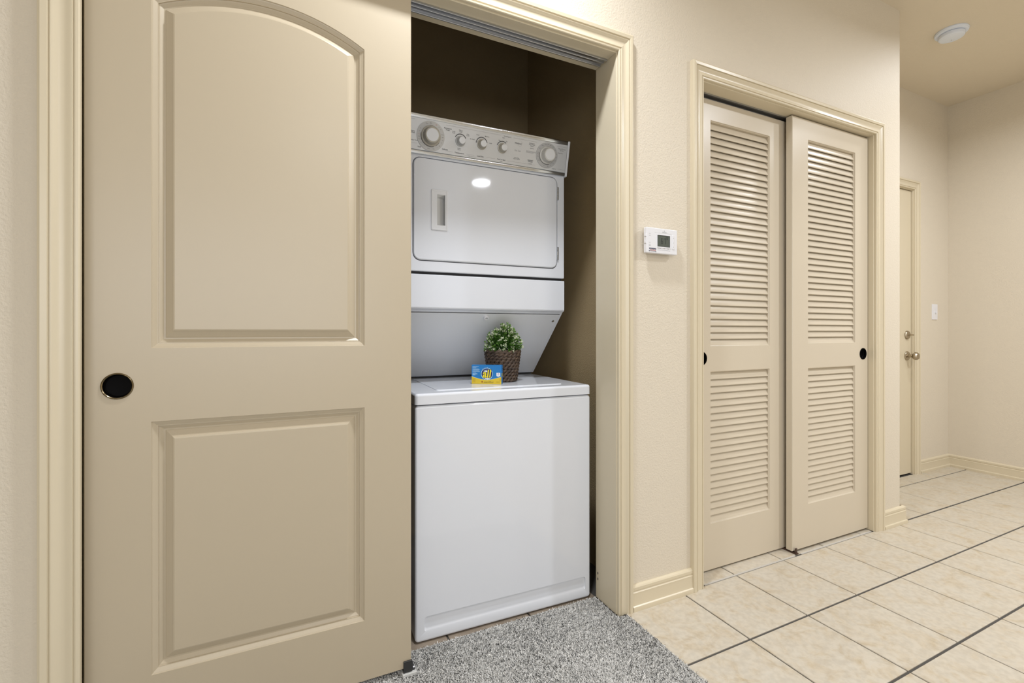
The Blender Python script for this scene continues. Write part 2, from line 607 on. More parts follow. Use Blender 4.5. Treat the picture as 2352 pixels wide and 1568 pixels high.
def arch_loop(x0, x1, z0, zs, za, d=0.0, n=28):
    """bottom-left, bottom-right, then the arched top from right to left (counter-clockwise), inset by d"""
    xc, hw = (x0 + x1) / 2, (x1 - x0) / 2
    R = (hw * hw + (za - zs) ** 2) / (2 * (za - zs))
    cz = za - R
    x0, x1, z0, R = x0 + d, x1 - d, z0 + d, R - d
    pts = [(x0, z0), (x1, z0)]
    for k in range(n + 1):
        x = x1 - (x1 - x0) * k / n
        pts.append((x, cz + math.sqrt(R * R - (x - xc) ** 2)))
    return pts


PANEL = [(0, 0), (0.0012, 0.0032), (0.0030, 0.0038), (0.0108, 0.0080), (0.0122, 0.0081), (0.0126, 0.0116), (0.0148, 0.0120), (0.0214, 0.0168),
         (0.0232, 0.0170), (0.0250, 0.0170), (0.0264, 0.0154), (0.0420, 0.0064), (0.0426, 0.0042), (0.0458, 0.0031), (0.0470, 0.0030)]


def panel_door(name, x0, x1, yf, th, z0, z1, label, pulls=()):
    root = empty(name, ((x0 + x1) / 2, yf, z0))
    tag(root, label, 'door', 'structure')
    ox, oz = (x0 + x1) / 2, z0
    s = lambda pts: [(a - ox, b - oz) for a, b in pts]
    outer = s([(x0, z0), (x1, z0), (x1, z1), (x0, z1)])
    upf = lambda d: s(arch_loop(x0 + 0.1265, x1 - 0.135, 0.989, 1.841, 1.907, d))
    lowf = lambda d: s([(x0 + 0.1265 + d, 0.196 + d), (x1 - 0.135 - d, 0.196 + d), (x1 - 0.135 - d, 0.8105 - d), (x0 + 0.1265 + d, 0.8105 - d)])
    up, low = upf(0), lowf(0)
    ch = 0.0022
    oi = inset(outer, ch)
    bm = bmesh.new()
    face_holes(bm, oi, [up, low] + [circle(a - ox, b - oz, c * 0.87) for a, b, c in pulls], lambda u, v: (u, 0, v))
    loft(bm, [[(a, 0, b) for a, b in oi], [(a, ch, b) for a, b in outer], [(a, th, b) for a, b in outer]], cap0=False)
    bmesh.ops.remove_doubles(bm, verts=bm.verts, dist=1e-5)
    finish('door_slab', bm, M_DOOR, root, smooth=20)
    for lpf in (upf, lowf):
        bm = bmesh.new()
        loft(bm, [[(a, d, b) for a, b in lpf(o)] for o, d in PANEL], cap0=False)
        finish('raised_panel', bm, M_DOOR, root, smooth=8)
    return root


DX0, DX1 = -0.4455, 0.312
d1 = panel_door('door_1', DX0, DX1, 1.380, 0.033, 0.021, 2.033, 'tan sliding door with an arched raised panel and round finger pull', [(-0.384, 0.900, 0.0315)])
pull(d1, -0.384 - (DX0 + DX1) / 2, 0, 0.900 - 0.021, 0.0315, M_BRASS)
d2 = panel_door('door_2', DX0 + 0.002, DX1 - 0.004, 1.424, 0.033, 0.021, 2.006, 'second tan sliding door parked behind the arched panel door')

# overhead track
root = empty('sliding_door_track', ((OX0 + OX1) / 2, 1.424, OZ))
tag(root, 'twin aluminium track under the head of the laundry opening', 'track')
hw = (OX1 - OX0) / 2 - 0.006
bm = bmesh.new()
box(bm, (-hw, -0.0255, -0.0020), (hw, 0.0205, -0.0003))
finish('track_plate', bm, M_ALU, root)
for yy, dz in ((-0.0260, -0.0075), (-0.0040, -0.0050), (0.0160, -0.0075)):
    bm = bmesh.new()
    prism_x(bm, [(yy, -0.001), (yy, dz + 0.001), (yy + 0.001, dz), (yy + 0.004, dz), (yy + 0.0048, dz + 0.0015), (yy + 0.0025, dz + 0.002), (yy + 0.002, -0.001)], -hw, hw)
    finish('track_rail', bm, M_ALU, root)

# floor guide at the lower corner of the sliding door
root = empty('door_guide', (0.302, 1.40, 0.0))
tag(root, 'black floor guide gripping the bottom corner of the tan sliding door', 'door guide')
bm = bmesh.new()
box(bm, (-0.014, -0.0265, 0.012), (0.012, -0.0215, 0.046), 0.0008, 1)
box(bm, (-0.014, -0.0225, 0.012), (0.022, 0.024, 0.0150), 0.0008, 1)
box(bm, (0.0125, -0.020, 0.0145), (0.015, 0.022, 0.030), 0.0008, 1)
finish('bracket', bm, M_BLACKPLASTIC, root)
boxobj('base', (-0.018, -0.032, 0.001), (0.024, 0.03, 0.0118), M_CLEARPLASTIC, root, 0.001, 1)
bm = bmesh.new()
lathe(bm, [(0, 0.0148), (0.0032, 0.0148), (0.0032, 0.0162), (0.002, 0.0170), (0, 0.0172)], 14, Matrix.Translation((0.0185, -0.014, 0)))
finish('screw', bm, M_WHITEPLASTIC, root)

# ---------------------------------------------------------------- louvred sliding doors
slat_cache = {}


def slat_mesh(length):
    key = round(length, 3)
    if key not in slat_cache:
        t = math.radians(22)
        L, th = 0.0318, 0.0054
        n = 5
        prof = []
        for k in range(n + 1):
            a = math.pi * k / n
            prof.append((L / 2 + th / 2 * math.sin(a), th / 2 * math.cos(a)))
        for k in range(n + 1):
            a = math.pi + math.pi * k / n
            prof.append((-L / 2 + th / 2 * math.sin(a), th / 2 * math.cos(a)))
        pts = [(u * math.sin(t) - v * math.cos(t), u * math.cos(t) + v * math.sin(t)) for u, v in prof]
        bm = bmesh.new()
        prism_x(bm, pts, -length / 2, length / 2)
        bmesh.ops.recalc_face_normals(bm, faces=bm.faces)
        me = bpy.data.meshes.new('slat')
        bm.to_mesh(me)
        bm.free()
        me.materials.append(M_LOUVER)
        me.polygons.foreach_set('use_smooth', [True] * len(me.polygons))
        me.set_sharp_from_angle(angle=math.radians(45))
        slat_cache[key] = me
    return slat_cache[key]


def louver_door(name, x0, x1, yf, th, z0, z1, panels, pull_x, label):
    root = empty(name, ((x0 + x1) / 2, yf, z0))
    tag(root, label, 'door', 'structure')
    ox, oz = (x0 + x1) / 2, z0
    outer = [(x0 - ox, 0), (x1 - ox, 0), (x1 - ox, z1 - z0), (x0 - ox, z1 - z0)]
    ch = 0.002
    oi = inset(outer, ch)
    holes = [[(a - ox, b - oz), (c - ox, b - oz), (c - ox, d - oz), (a - ox, d - oz)] for a, b, c, d, n in panels]
    bm = bmesh.new()
    face_holes(bm, oi, holes + [circle(pull_x - ox, 0.914 - oz, 0.0295 * 0.87)], lambda u, v: (u, 0, v))
    loft(bm, [[(a, 0, b) for a, b in oi], [(a, ch, b) for a, b in outer], [(a, th, b) for a, b in outer]], cap0=False, cap1=False)
    face_holes(bm, outer, [inset(h, 0.004) for h in holes], lambda u, v: (u, th, v))
    for h in holes:
        prof = [(0, 0), (0.0015, 0.002), (0.0015, 0.004), (0.004, 0.006), (0.004, th)]
        loft(bm, [[(a, d, b) for a, b in (inset(h, o) if o else h)] for o, d in prof], cap0=False, cap1=False)
    bmesh.ops.remove_doubles(bm, verts=bm.verts, dist=1e-5)
    finish('frame', bm, M_LOUVER, root, smooth=20)
    for a, b, c, d, n in panels:
        me = slat_mesh(c - a - 0.005)
        pitch = (d - b - 0.008) / n
        for k in range(n):
            o = bpy.data.objects.new('slat', me)
            o.parent = root
            o.location = ((a + c) / 2 - ox, 0.0145, b - oz + 0.004 + (k + 0.5) * pitch)
            COL.objects.link(o)
    if pull_x is not None:
        pull(root, pull_x - ox, 0, 0.914 - oz, 0.0295, M_BRONZE)
    return root


louver_door('door_3', 1.484, 2.105, 1.425, 0.030, 0.006, 2.024, [(1.608, 0.965, 1.989, 1.936, 33), (1.608, 0.204, 1.989, 0.857, 22)], 1.5565,
            'cream louvred sliding door behind the other, finger pull half hidden by casing')
louver_door('door_4', 2.080, 2.685, 1.378, 0.030, 0.010, 2.031, [(2.195, 0.972, 2.575, 1.938, 33), (2.195, 0.212, 2.575, 0.8555, 22)], 2.6425,
            'cream louvred sliding door in front, finger pull near the wall corner')
root = empty('sliding_door_rail', ((LX0 + LX1) / 2, 1.44, LZ))
tag(root, 'dark metal top track above the louvred doors', 'track')
hw = (LX1 - LX0) / 2 - 0.004
bm = bmesh.new()
box(bm, (-hw, -0.030, -0.0028), (hw, 0.030, -0.0005))
finish('track_plate', bm, M_ALU, root)
for yy in (-0.030, 0.0, 0.028):
    boxobj('track_rail', (-hw, yy, -0.0045), (hw, yy + 0.002, -0.0025), M_ALU, root)
root = empty('floor_guide', (2.092, 1.372, 0))
tag(root, 'small brown plastic floor guide between the two louvred doors', 'door guide')
bm = bmesh.new()
box(bm, (-0.010, -0.010, 0.0002), (0.010, 0.064, 0.005), 0.0008, 1)
box(bm, (-0.006, -0.006, 0.004), (0.006, -0.001, 0.026), 0.0008, 1)
finish('bracket', bm, M_BROWNPLASTIC, root)

# ---------------------------------------------------------------- entry door
root = empty('door_5', (3.567, 1.784, 0))
tag(root, 'cream entry door in the recess with deadbolt and round knob', 'door', 'structure')
boxobj('door_slab', (EX0 + 0.003 - 3.567, 0, 0.008), (EX1 - 0.003 - 3.567, 0.045, EZ - 0.003), M_TRIM, root, 0.002, 1)
kx = 3.961 - 3.567
bm = bmesh.new()
lathe(bm, [(0.033, 0), (0.033, 0.004), (0.029, 0.008), (0.020, 0.010), (0.012, 0.012), (0.011, 0.030), (0.014, 0.036), (0.023, 0.042), (0.028, 0.051), (0.0275, 0.060), (0.021, 0.068), (0.010, 0.071), (0, 0.0715)], 28, at(kx, 0, 0.854))
finish('knob', bm, M_NICKEL, root)
bm = bmesh.new()
lathe(bm, [(0.031, 0), (0.031, 0.005), (0.027, 0.011), (0.015, 0.013), (0.008, 0.014), (0.007, 0.020), (0, 0.0205)], 28, at(kx, 0, 1.003))
dbolt = finish('deadbolt', bm, M_NICKEL, root)
bm = bmesh.new()
box(bm, (kx - 0.004, -0.042, 0.999), (kx + 0.004, -0.018, 1.008), 0.0015)
finish('thumb_turn', bm, M_NICKEL, dbolt)

# light switch
root = empty('light_switch', (4.318, YB, 1.174))
tag(root, 'white toggle light switch plate on the wall beside the entry door', 'light switch')
bm = bmesh.new()
plate_y(bm, rrect(-0.036, -0.058, 0.036, 0.058, 0.004), -0.006, 0, 0.003)
finish('wall_plate', bm, M_WHITEPLASTIC, root)
bm = bmesh.new()
plate_y(bm, [(-0.005, -0.012), (0.005, -0.012), (0.005, 0.012), (-0.005, 0.012)], -0.007, -0.0055, 0.0005, 1)
prism_x(bm, [(-0.006, 0.006), (-0.006, -0.006), (-0.018, -0.010), (-0.019, -0.005)], -0.004, 0.004)
finish('toggle', bm, M_WHITEPLASTIC, root)

# smoke detector
M_DETECTOR = mat('detector_plastic', (0.76, 0.81, 0.90), 0.4)
root = empty('smoke_detector', (3.405, 1.32, ZC))
tag(root, 'round white smoke detector on the hallway ceiling', 'smoke detector')
bm = bmesh.new()
lathe(bm, [(0.074, 0), (0.075, -0.006), (0.072, -0.013), (0.062, -0.016), (0.056, -0.016)], 48)
finish('mounting_base', bm, M_DETECTOR, root)
bm = bmesh.new()
lathe(bm, [(0.052, -0.015), (0.058, -0.019), (0.0585, -0.030), (0.056, -0.035), (0.050, -0.038), (0.049, -0.0375), (0.047, -0.0385), (0.030, -0.041), (0.0, -0.042)], 48)
cover = finish('cover', bm, M_DETECTOR, root)
bm = bmesh.new()
lathe(bm, [(0.0022, -0.0405), (0.0022, -0.043), (0, -0.0431)], 12, Matrix.Translation((0.014, 0.006, 0)))
finish('indicator_light', bm, M_INKSOFT, cover)

# ---------------------------------------------------------------- text and print helpers


def text(parent, s, size, x, z, m, frame=None, align='CENTER', name='lettering', shear=0.0, d=0.0004, bold=0.0, squeeze=1.0):
    """flat print; frame maps (x right, y out, z up) of the face to the parent's space"""
    cu = bpy.data.curves.new('t', 'FONT')
    cu.body = s
    cu.size = size
    cu.align_x = align
    cu.align_y = 'CENTER'
    cu.shear = shear
    cu.space_line = 0.85
    cu.offset = bold if size > 0.0061 else min(bold, 0.00004)
    cu.resolution_u = 3
    to = bpy.data.objects.new('t', cu)
    COL.objects.link(to)
    dg = bpy.context.evaluated_depsgraph_get()
    me = bpy.data.meshes.new_from_object(to.evaluated_get(dg))
    bpy.data.objects.remove(to)
    bpy.data.curves.remove(cu)
    mtx = Matrix.Translation((x, -d, z)) @ TO_FRONT @ Matrix.Diagonal((squeeze, 1, 1, 1))
    me.transform((frame or Matrix.Identity(4)) @ mtx)
    me.name = name
    me.materials.clear()
    me.materials.append(m)
    o = bpy.data.objects.new(name, me)
    o.parent = parent
    COL.objects.link(o)
    return o


def flat(bm, pts, d, frame=None):
    fr = frame or Matrix.Identity(4)
    bm.faces.new([bm.verts.new(fr @ Vector((x, -d, z))) for x, z in pts])


_bar_count = [0]


def bar(bm, x0, z0, x1, z1, d=0.0004, frame=None):
    _bar_count[0] += 1
    d += (_bar_count[0] % 8) * 0.000012
    flat(bm, [(x0, z0), (x1, z0), (x1, z1), (x0, z1)], d, frame)


def arc_band(bm, cx, cz, r0, r1, a0, a1, d, frame=None, n=18):
    for k in range(n):
        a, b = math.radians(a0 + (a1 - a0) * k / n), math.radians(a0 + (a1 - a0) * (k + 1) / n)
        flat(bm, [(cx + r0 * math.cos(a), cz + r0 * math.sin(a)), (cx + r1 * math.cos(a), cz + r1 * math.sin(a)),
                  (cx + r1 * math.cos(b), cz + r1 * math.sin(b)), (cx + r0 * math.cos(b), cz + r0 * math.sin(b))], d, frame)


# ---------------------------------------------------------------- thermostat
root = empty('thermostat', (1.244, W, 1.368))
tag(root, 'white wall thermostat reading 67 between the two closets', 'thermostat')
bm = bmesh.new()
plate_y(bm, rrect(-0.060, -0.040, 0.062, 0.040, 0.006), -0.016, 0, 0.001)
finish('back_plate', bm, M_WHITEPLASTIC, root)
bm = bmesh.new()
plate_y(bm, rrect(-0.0755, -0.0475, 0.0755, 0.0475, 0.003), -0.028, -0.014, 0.003)
face = finish('housing', bm, M_WHITEPLASTIC, root)
YF = Matrix.Translation((0, -0.028, 0))
bm = bmesh.new()
bar(bm, -0.0235, -0.021, 0.0375, 0.0215, 0.0003, YF)
scr = finish('screen', bm, M_LCD, root)
bm = bmesh.new()
for a in ((-0.0235, 0.0200, 0.0375, 0.0215), (-0.0235, -0.021, 0.0375, -0.0198), (-0.0235, -0.021, -0.0222, 0.0215), (0.0355, -0.021, 0.0375, 0.0215)):
    bar(bm, *a, 0.0005, YF)
# seven-segment style 67
def seg7(bm, x, z, w, h, t, on, fr):
    S = {'a': (x, z + h - t, x + w, z + h), 'd': (x, z, x + w, z + t), 'g': (x, z + h / 2 - t / 2, x + w, z + h / 2 + t / 2),
         'f': (x, z + h / 2, x + t, z + h), 'b': (x + w - t, z + h / 2, x + w, z + h), 'e': (x, z, x + t, z + h / 2), 'c': (x + w - t, z, x + w, z + h / 2)}
    for k in on:
        bar(bm, *S[k], 0.0006, fr)
seg7(bm, -0.0065, -0.0095, 0.0095, 0.0195, 0.0018, 'afgedc', YF)
seg7(bm, 0.0085, -0.0095, 0.0085, 0.0195, 0.0018, 'abc', YF)
seg7(bm, 0.0205, 0.0070, 0.006, 0.0095, 0.0014, 'abgcd', YF)
bar(bm, 0.0155, 0.0125, 0.0195, 0.0140, 0.0006, YF)
finish('digits', bm, M_LCDINK, scr)
bm = bmesh.new()
bz = [(-0.0265, -0.0255), (0.0405, -0.0255), (0.0405, 0.024), (-0.0265, 0.024)]
bi = [(-0.0238, -0.0213), (0.0378, -0.0213), (0.0378, 0.0218), (-0.0238, 0.0218)]
loft(bm, [[(x, -0.0278, z) for x, z in bz], [(x, -0.0290, z) for x, z in bz], [(x, -0.0293, z) for x, z in inset(bz, 0.0004)], [(x, -0.0293, z) for x, z in inset(bi, -0.0003)], [(x, -0.0284, z) for x, z in bi]], cap0=False, cap1=False)
finish('screen_bezel', bm, M_WHITEPLASTIC, root)
bm = bmesh.new()
plate_y(bm, rrect(0.049, -0.027, 0.0605, 0.026, 0.002), -0.0296, -0.027, 0.0008)
rk = finish('button_rocker', bm, M_WHITEPLASTIC, root)
bm = bmesh.new()
YR_ = Matrix.Translation((0, -0.0296, 0))
flat(bm, [(0.053, 0.0145), (0.0562, 0.0145), (0.0546, 0.0175)], 0.0002, YR_)
flat(bm, [(0.053, -0.0175), (0.0546, -0.0205), (0.0562, -0.0175)], 0.0002, YR_)
bar(bm, 0.0535, -0.0035, 0.056, -0.0022, 0.0002, YR_)
finish('arrow', bm, M_INKSOFT, rk)
bm = bmesh.new()
for z in (0.0175, -0.0075):
    box(bm, (-0.0775, -0.026, z - 0.0045), (-0.074, -0.017, z + 0.0045), 0.0008, 1)
finish('side_switch', bm, M_WHITEPLASTIC, root)
text(root, 'EMERSON', 0.0048, 0.011, 0.0335, M_INKSOFT, YF)
bm = bmesh.new()
flat(bm, [(0.0085, 0.0385), (0.0105, 0.0375), (0.0135, 0.0385), (0.0105, 0.0405)], 0.0003, YF)
bar(bm, -0.036, 0.0296, 0.048, 0.0300, 0.0003, YF)
bar(bm, -0.0235, -0.0345, 0.0395, -0.0337, 0.0003, YF)
for x0, x1 in ((-0.020, -0.006), (0.006, 0.014), (0.026, 0.032)):
    bar(bm, x0, -0.0283, x1, -0.0271, 0.0003, YF)
for z in (0.0235, 0.0165, -0.009, -0.0165, -0.021):
    bar(bm, -0.064, z, -0.056, z + 0.001, 0.0003, YF)
finish('marking', bm, M_INKSOFT, root)
M_STK1 = mat('sticker_navy', (0.03, 0.03, 0.08), 0.5)
M_STK2 = mat('sticker_red', (0.55, 0.16, 0.13), 0.5)
rs = random.Random(3)
bm = bmesh.new()
x = -0.0635
while x < -0.030:
    w = rs.uniform(0.0013, 0.003)
    bar(bm, x, -0.0345 + rs.uniform(0, 0.0015), x + w, -0.0282, 0.0004, YF)
    x += w + 0.0009
bar(bm, -0.0645, -0.0415, -0.0605, -0.0385, 0.0004, YF)
bar(bm, -0.0335, -0.0425, -0.0300, -0.0395, 0.0004, YF)
bar(bm, -0.0595, -0.0408, -0.0345, -0.0396, 0.0004, YF)
finish('sticker_print', bm, M_STK1, root)
bm = bmesh.new()
x = -0.0585
while x < -0.031:
    w = rs.uniform(0.0012, 0.0024)
    bar(bm, x, -0.0382, x + w, -0.0352, 0.0004, YF)
    x += w + 0.0008
finish('sticker_print', bm, M_STK2, root)

# ---------------------------------------------------------------- stacked washer and dryer
WR = empty('stacked_laundry_center', (0.352, 1.499, 0), math.atan2(-0.016, 0.678))
tag(WR, 'white stacked washer and dryer in the open laundry closet', 'washer dryer')
WX = 0.678
DEPTH = 0.79
# washer cabinet: front sheet with an embossed kick channel
bm = bmesh.new()
out = rrect(0.0, 0.004, WX, 0.7838, 0.012, 5)
ch0 = rrect(0.030, 0.036, WX - 0.022, 0.086, 0.010, 4)
r = 0.008
fr_ = inset(out, r)
face_holes(bm, fr_, [ch0], lambda u, v: (u, 0, v))
loops = []
for k in range(5):
    a = math.pi / 2 * k / 4
    loops.append([(x, r * (1 - math.cos(a)), z) for x, z in inset(out, r * (1 - math.sin(a)))])
loops.append([(x, DEPTH, z) for x, z in out])
loft(bm, loops, cap0=False)


def shift(pts, up):
    return [(x, z + (up if z < 0.061 else 0)) for x, z in pts]


loft(bm, [[(x, 0, z) for x, z in ch0], [(x, 0.0035, z) for x, z in shift(inset(ch0, 0.0015), 0.004)],
          [(x, 0.005, z) for x, z in shift(inset(ch0, 0.003), 0.009)]], cap0=False)
bmesh.ops.remove_doubles(bm, verts=bm.verts, dist=1e-5)
finish('washer_cabinet', bm, M_ENAMEL, WR, smooth=35)
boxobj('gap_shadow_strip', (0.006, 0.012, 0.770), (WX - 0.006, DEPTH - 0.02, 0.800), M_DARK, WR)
for x in (0.05, WX - 0.05):
    for y in (0.06, DEPTH - 0.06):
        bm = bmesh.new()
        lathe(bm, [(0.016, 0.0), (0.018, 0.004), (0.012, 0.008), (0.010, 0.02)], 12, Matrix.Translation((x, y, 0)))
        finish('foot', bm, M_BLACKPLASTIC, WR)
# washer deck
def plate_z(bm, pts, z0, z1, bev, n=3):
    loops = [[(x, y, z0) for x, y in pts]]
    for k in range(n + 1):
        a = math.pi / 2 * k / n
        q = inset(pts, bev * (1 - math.cos(a)))
        loops.append([(x, y, z1 - bev * (1 - math.sin(a))) for x, y in q])
    loft(bm, loops)


bm = bmesh.new()
plate_z(bm, rrect(-0.001, -0.002, WX + 0.001, DEPTH, 0.012, 4), 0.7872, 0.8235, 0.009, 4)
finish('washer_deck', bm, M_ENAMEL, WR, smooth=40)
bm = bmesh.new()
plate_z(bm, rrect(0.088, 0.062, 0.590, 0.468, 0.012, 4), 0.822, 0.8262, 0.0022)
finish('washer_lid', bm, M_ENAMEL, WR, smooth=40)
LIDZ = 0.8263

# lower part of the dryer: front band, sloping underside
YD = 0.200
bm = bmesh.new()
prism_x(bm, [(YD + 0.004, 1.2440), (YD + 0.001, 1.2425), (YD, 1.2395), (YD, 1.122), (YD + 0.002, 1.1165), (YD + 0.006, 1.1135), (YD + 0.014, 1.1115), (YD + 0.020, 1.1050), (0.4985, 0.832), (0.75, 0.832), (0.75, 1.244)], 0, WX)
finish('dryer_base', bm, M_ENAMEL, WR, smooth=40)
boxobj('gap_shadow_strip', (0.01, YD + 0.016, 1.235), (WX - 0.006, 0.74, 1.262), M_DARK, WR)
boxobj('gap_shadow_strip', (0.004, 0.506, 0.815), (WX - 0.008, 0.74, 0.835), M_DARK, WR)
# access panel on the slope
p0, p1 = Vector((0, YD + 0.0195, 1.1042)), Vector((0, 0.4945, 0.8365))
dn = (p1 - p0)
SL = dn.length
dn.normalize()
nrm = Vector((0, -dn.z, dn.y))
nrm = nrm if nrm.y < 0 else -nrm
SLOPE = Matrix(((1, 0, 0, 0), (0, -nrm.y, -dn.y, p1.y), (0, -nrm.z, -dn.z, p1.z), (0, 0, 0, 1)))    # x, -out, up-slope
SLOPE = Matrix(((1, 0, 0, 0), (0, -nrm.y, -dn.y, p1.y), (0, -nrm.z, -dn.z, p1.z), (0, 0, 0, 1)))
bm = bmesh.new()
plate_y(bm, rrect(0.008, 0.002, WX - 0.013, SL - 0.004, 0.004, 3), -0.0028, 0.002, 0.0012, 2)
bm.transform(SLOPE)
finish('access_panel', bm, M_PANELGREY, WR, smooth=40)
bm = bmesh.new()
bar(bm, 0.004, SL - 0.0042, WX - 0.010, SL - 0.0012, 0.0008, SLOPE)
finish('panel_gap', bm, M_DARK, WR)
bm = bmesh.new()
lathe(bm, [(0.0105, 0.0025), (0.0105, 0.010), (0.009, 0.012), (0.006, 0.012), (0.0055, 0.006), (0, 0.006)], 20, SLOPE @ at(0.335, 0, SL - 0.022))
cup = finish('bumper', bm, M_WHITEPLASTIC, WR)
bm = bmesh.new()
lathe(bm, [(0.0055, 0.0062), (0.0045, 0.0082), (0, 0.0085)], 14, SLOPE @ at(0.335, 0, SL - 0.022))
finish('bumper_core', bm, M_GREYPLASTIC, cup)
bm = bmesh.new()
lathe(bm, [(0.006, 0.0025), (0.0055, 0.0045), (0.003, 0.0050), (0, 0.0046)], 14, SLOPE @ at(WX - 0.030, 0, SL - 0.040))
finish('screw', bm, M_CHROME, WR)

# dryer cabinet with door opening
bm = bmesh.new()
dz0, dz1, dx0, dx1 = 1.2960, 1.6780, 0.0345, 0.6415
out = rrect(0.0, 1.254, WX, 1.700, 0.004, 3)
hole = rrect(dx0 - 0.003, dz0 - 0.003, dx1 + 0.003, dz1 + 0.003, 0.030, 8)
r = 0.003
face_holes(bm, inset(out, r), [hole], lambda u, v: (u, YD, v))
loops = []
for k in range(4):
    a = math.pi / 2 * k / 3
    loops.append([(x, YD + r * (1 - math.cos(a)), z) for x, z in inset(out, r * (1 - math.sin(a)))])
loops.append([(x, 0.75, z) for x, z in out])
loft(bm, loops, cap0=False)
loft(bm, [[(x, YD, z) for x, z in hole], [(x, YD + 0.003, z) for x, z in inset(hole, 0.0008)], [(x, YD + 0.020, z) for x, z in inset(hole, 0.0008)]], cap0=False)
bmesh.ops.remove_doubles(bm, verts=bm.verts, dist=1e-5)
finish('dryer_cabinet', bm, M_ENAMEL, WR, smooth=35)
# door
bm = bmesh.new()
plate_y(bm, rrect(dx0, dz0, dx1, dz1, 0.027, 8), YD - 0.004, YD + 0.015, 0.005, 5, [rrect(0.1040, 1.4140, 0.1615, 1.5610, 0.003, 4)])
door = finish('dryer_door', bm, M_ENAMEL, WR, smooth=40)
# recessed door handle: frame with a pocket
YH = YD - 0.004
HF = Matrix.Translation((0, YH, 0))
hx0, hx1, hz0, hz1 = 0.1010, 0.1645, 1.4110, 1.5640
bm = bmesh.new()
o2 = rrect(hx0, hz0, hx1, hz1, 0.004, 4)
o1 = inset(o2, 0.0015)
pk = rrect(0.1235, 1.4300, 0.1545, 1.5465, 0.001, 1)
step = rrect(hx0 + 0.007, hz0 + 0.007, hx1 - 0.007, hz1 - 0.007, 0.002, 4)
loft(bm, [[(x, YH + 0.0005, z) for x, z in o2], [(x, YH - 0.0024, z) for x, z in o2], [(x, YH - 0.0030, z) for x, z in inset(o2, 0.0008)], [(x, YH - 0.0030, z) for x, z in inset(o2, 0.0055)], [(x, YH - 0.0022, z) for x, z in inset(o2, 0.0062)]], cap0=False, cap1=False)
face_holes(bm, inset(o2, 0.0062), [pk], lambda u, v: (u, YH - 0.0022, v))
hd = finish('door_handle', bm, M_KNOBCAP, door, smooth=30)
bm = bmesh.new()
a_, b_, c_, d_ = 0.1235, 1.4300, 0.1545, 1.5465
f0, bk = YH - 0.0022, YH - 0.0004
vs = [bm.verts.new(p) for p in ((a_, f0, b_), (c_, f0, b_), (c_, f0, d_), (a_, f0, d_))]
ws = [bm.verts.new(p) for p in ((a_ + 0.001, YH + 0.004, b_ + 0.008), (c_ - 0.001, YH + 0.0185, b_ + 0.008), (c_ - 0.001, YH + 0.0185, d_ - 0.012), (a_ + 0.001, YH + 0.004, d_ - 0.012))]
for i in range(4):
    k = (i + 1) % 4
    bm.faces.new((vs[i], vs[k], ws[k], ws[i]))
bm.faces.new(ws)
finish('finger_pocket', bm, M_GREYPLASTIC, hd, smooth=0)

for hz in (1.359, 1.6125):
    bm = bmesh.new()
    for k in range(3):
        z0 = hz - 0.027 + k * 0.018
        lathe(bm, [(0, z0), (0.0034, z0), (0.0040, z0 + 0.001), (0.0040, z0 + 0.0165), (0.0034, z0 + 0.0175), (0, z0 + 0.0175)], 12, Matrix.Translation((0.6445, YD - 0.003, 0)))
    box(bm, (0.6440, YD - 0.0022, hz - 0.027), (0.6500, YD + 0.0005, hz + 0.027))
    finish('hinge', bm, M_CHROME, WR)

# ---------------------------------------------------------------- control console of the dryer
CB = Vector((0, 0.192, 1.693))
up = Vector((0, 0.163 - 0.192, 1.825 - 1.693)).normalized()
outv = Vector((0, -up.z, up.y))
CF = Matrix(((1, 0, 0, 0), (0, -outv.y, up.y, CB.y), (0, -outv.z, up.z, CB.z), (0, 0, 0, 1)))


def cpt(x, s, d=0.0):
    return CF @ Vector((x, -d, s))


bm = bmesh.new()
sec = [(-0.003, -0.004), (-0.003, 0.1335), (0.14, 0.1335 - 0.03), (0.14, -0.004 + 0.012), (0.012, -0.004)]
c0 = [CF @ Vector((0, -d, s_)) for d, s_ in ((-0.003, -0.004), (-0.003, 0.1335))]
prof = [(c0[0].y, c0[0].z), (c0[1].y, c0[1].z), (0.32, c0[1].z), (0.32, 1.699), (c0[0].y + 0.02, 1.6995), (c0[0].y + 0.006, c0[0].z)]
prism_x(bm, prof, 0.001, WX - 0.001)
console = finish('console', bm, M_ENAMEL, WR, smooth=0)
console['label'] = 'tilted control console with dials and knobs'
bm = bmesh.new()
face_pts = [(0.004, 0.009), (WX - 0.0045, 0.009), (WX - 0.0045, 0.119), (0.004, 0.119)]
plate_y(bm, face_pts, -0.0022, 0.004, 0.0006, 1)
bm.transform(CF)
M_CONSOLE = mat('console_silver', (0.66, 0.67, 0.68), 0.3, metal=0.15)
finish('control_panel', bm, M_CONSOLE, console)
for name, (s0, s1, dd) in (('upper_trim', (0.1195, 0.1345, 0.0030)), ('lower_trim', (-0.0045, 0.0085, 0.0030))):
    bm = bmesh.new()
    a, b = s0, s1
    pr = [(-0.004, a), (dd - 0.001, a), (dd, a + 0.002), (dd, b - 0.003), (dd - 0.0025, b), (-0.004, b)]
    loft(bm, [[cpt(x, s_, d) for d, s_ in pr] for x in (0.002, WX - 0.003)])
    finish(name, bm, M_CHROME, console, smooth=40)
for x0, x1 in ((-0.006, 0.0035), (WX - 0.0035, WX + 0.006)):
    bm = bmesh.new()
    ca, cb = cpt(0, -0.006, 0.005), cpt(0, 0.1355, 0.005)
    pr = [(ca.y, ca.z), (cb.y, cb.z), (0.32, cb.z), (0.32, 1.685), (ca.y + 0.03, 1.685)]
    prism_x(bm, pr, x0, x1)
    bmesh.ops.bevel(bm, geom=list(bm.edges), offset=0.0018, segments=2, profile=0.5, affect='EDGES')
    finish('end_cap', bm, M_KNOBCAP, console, smooth=40)


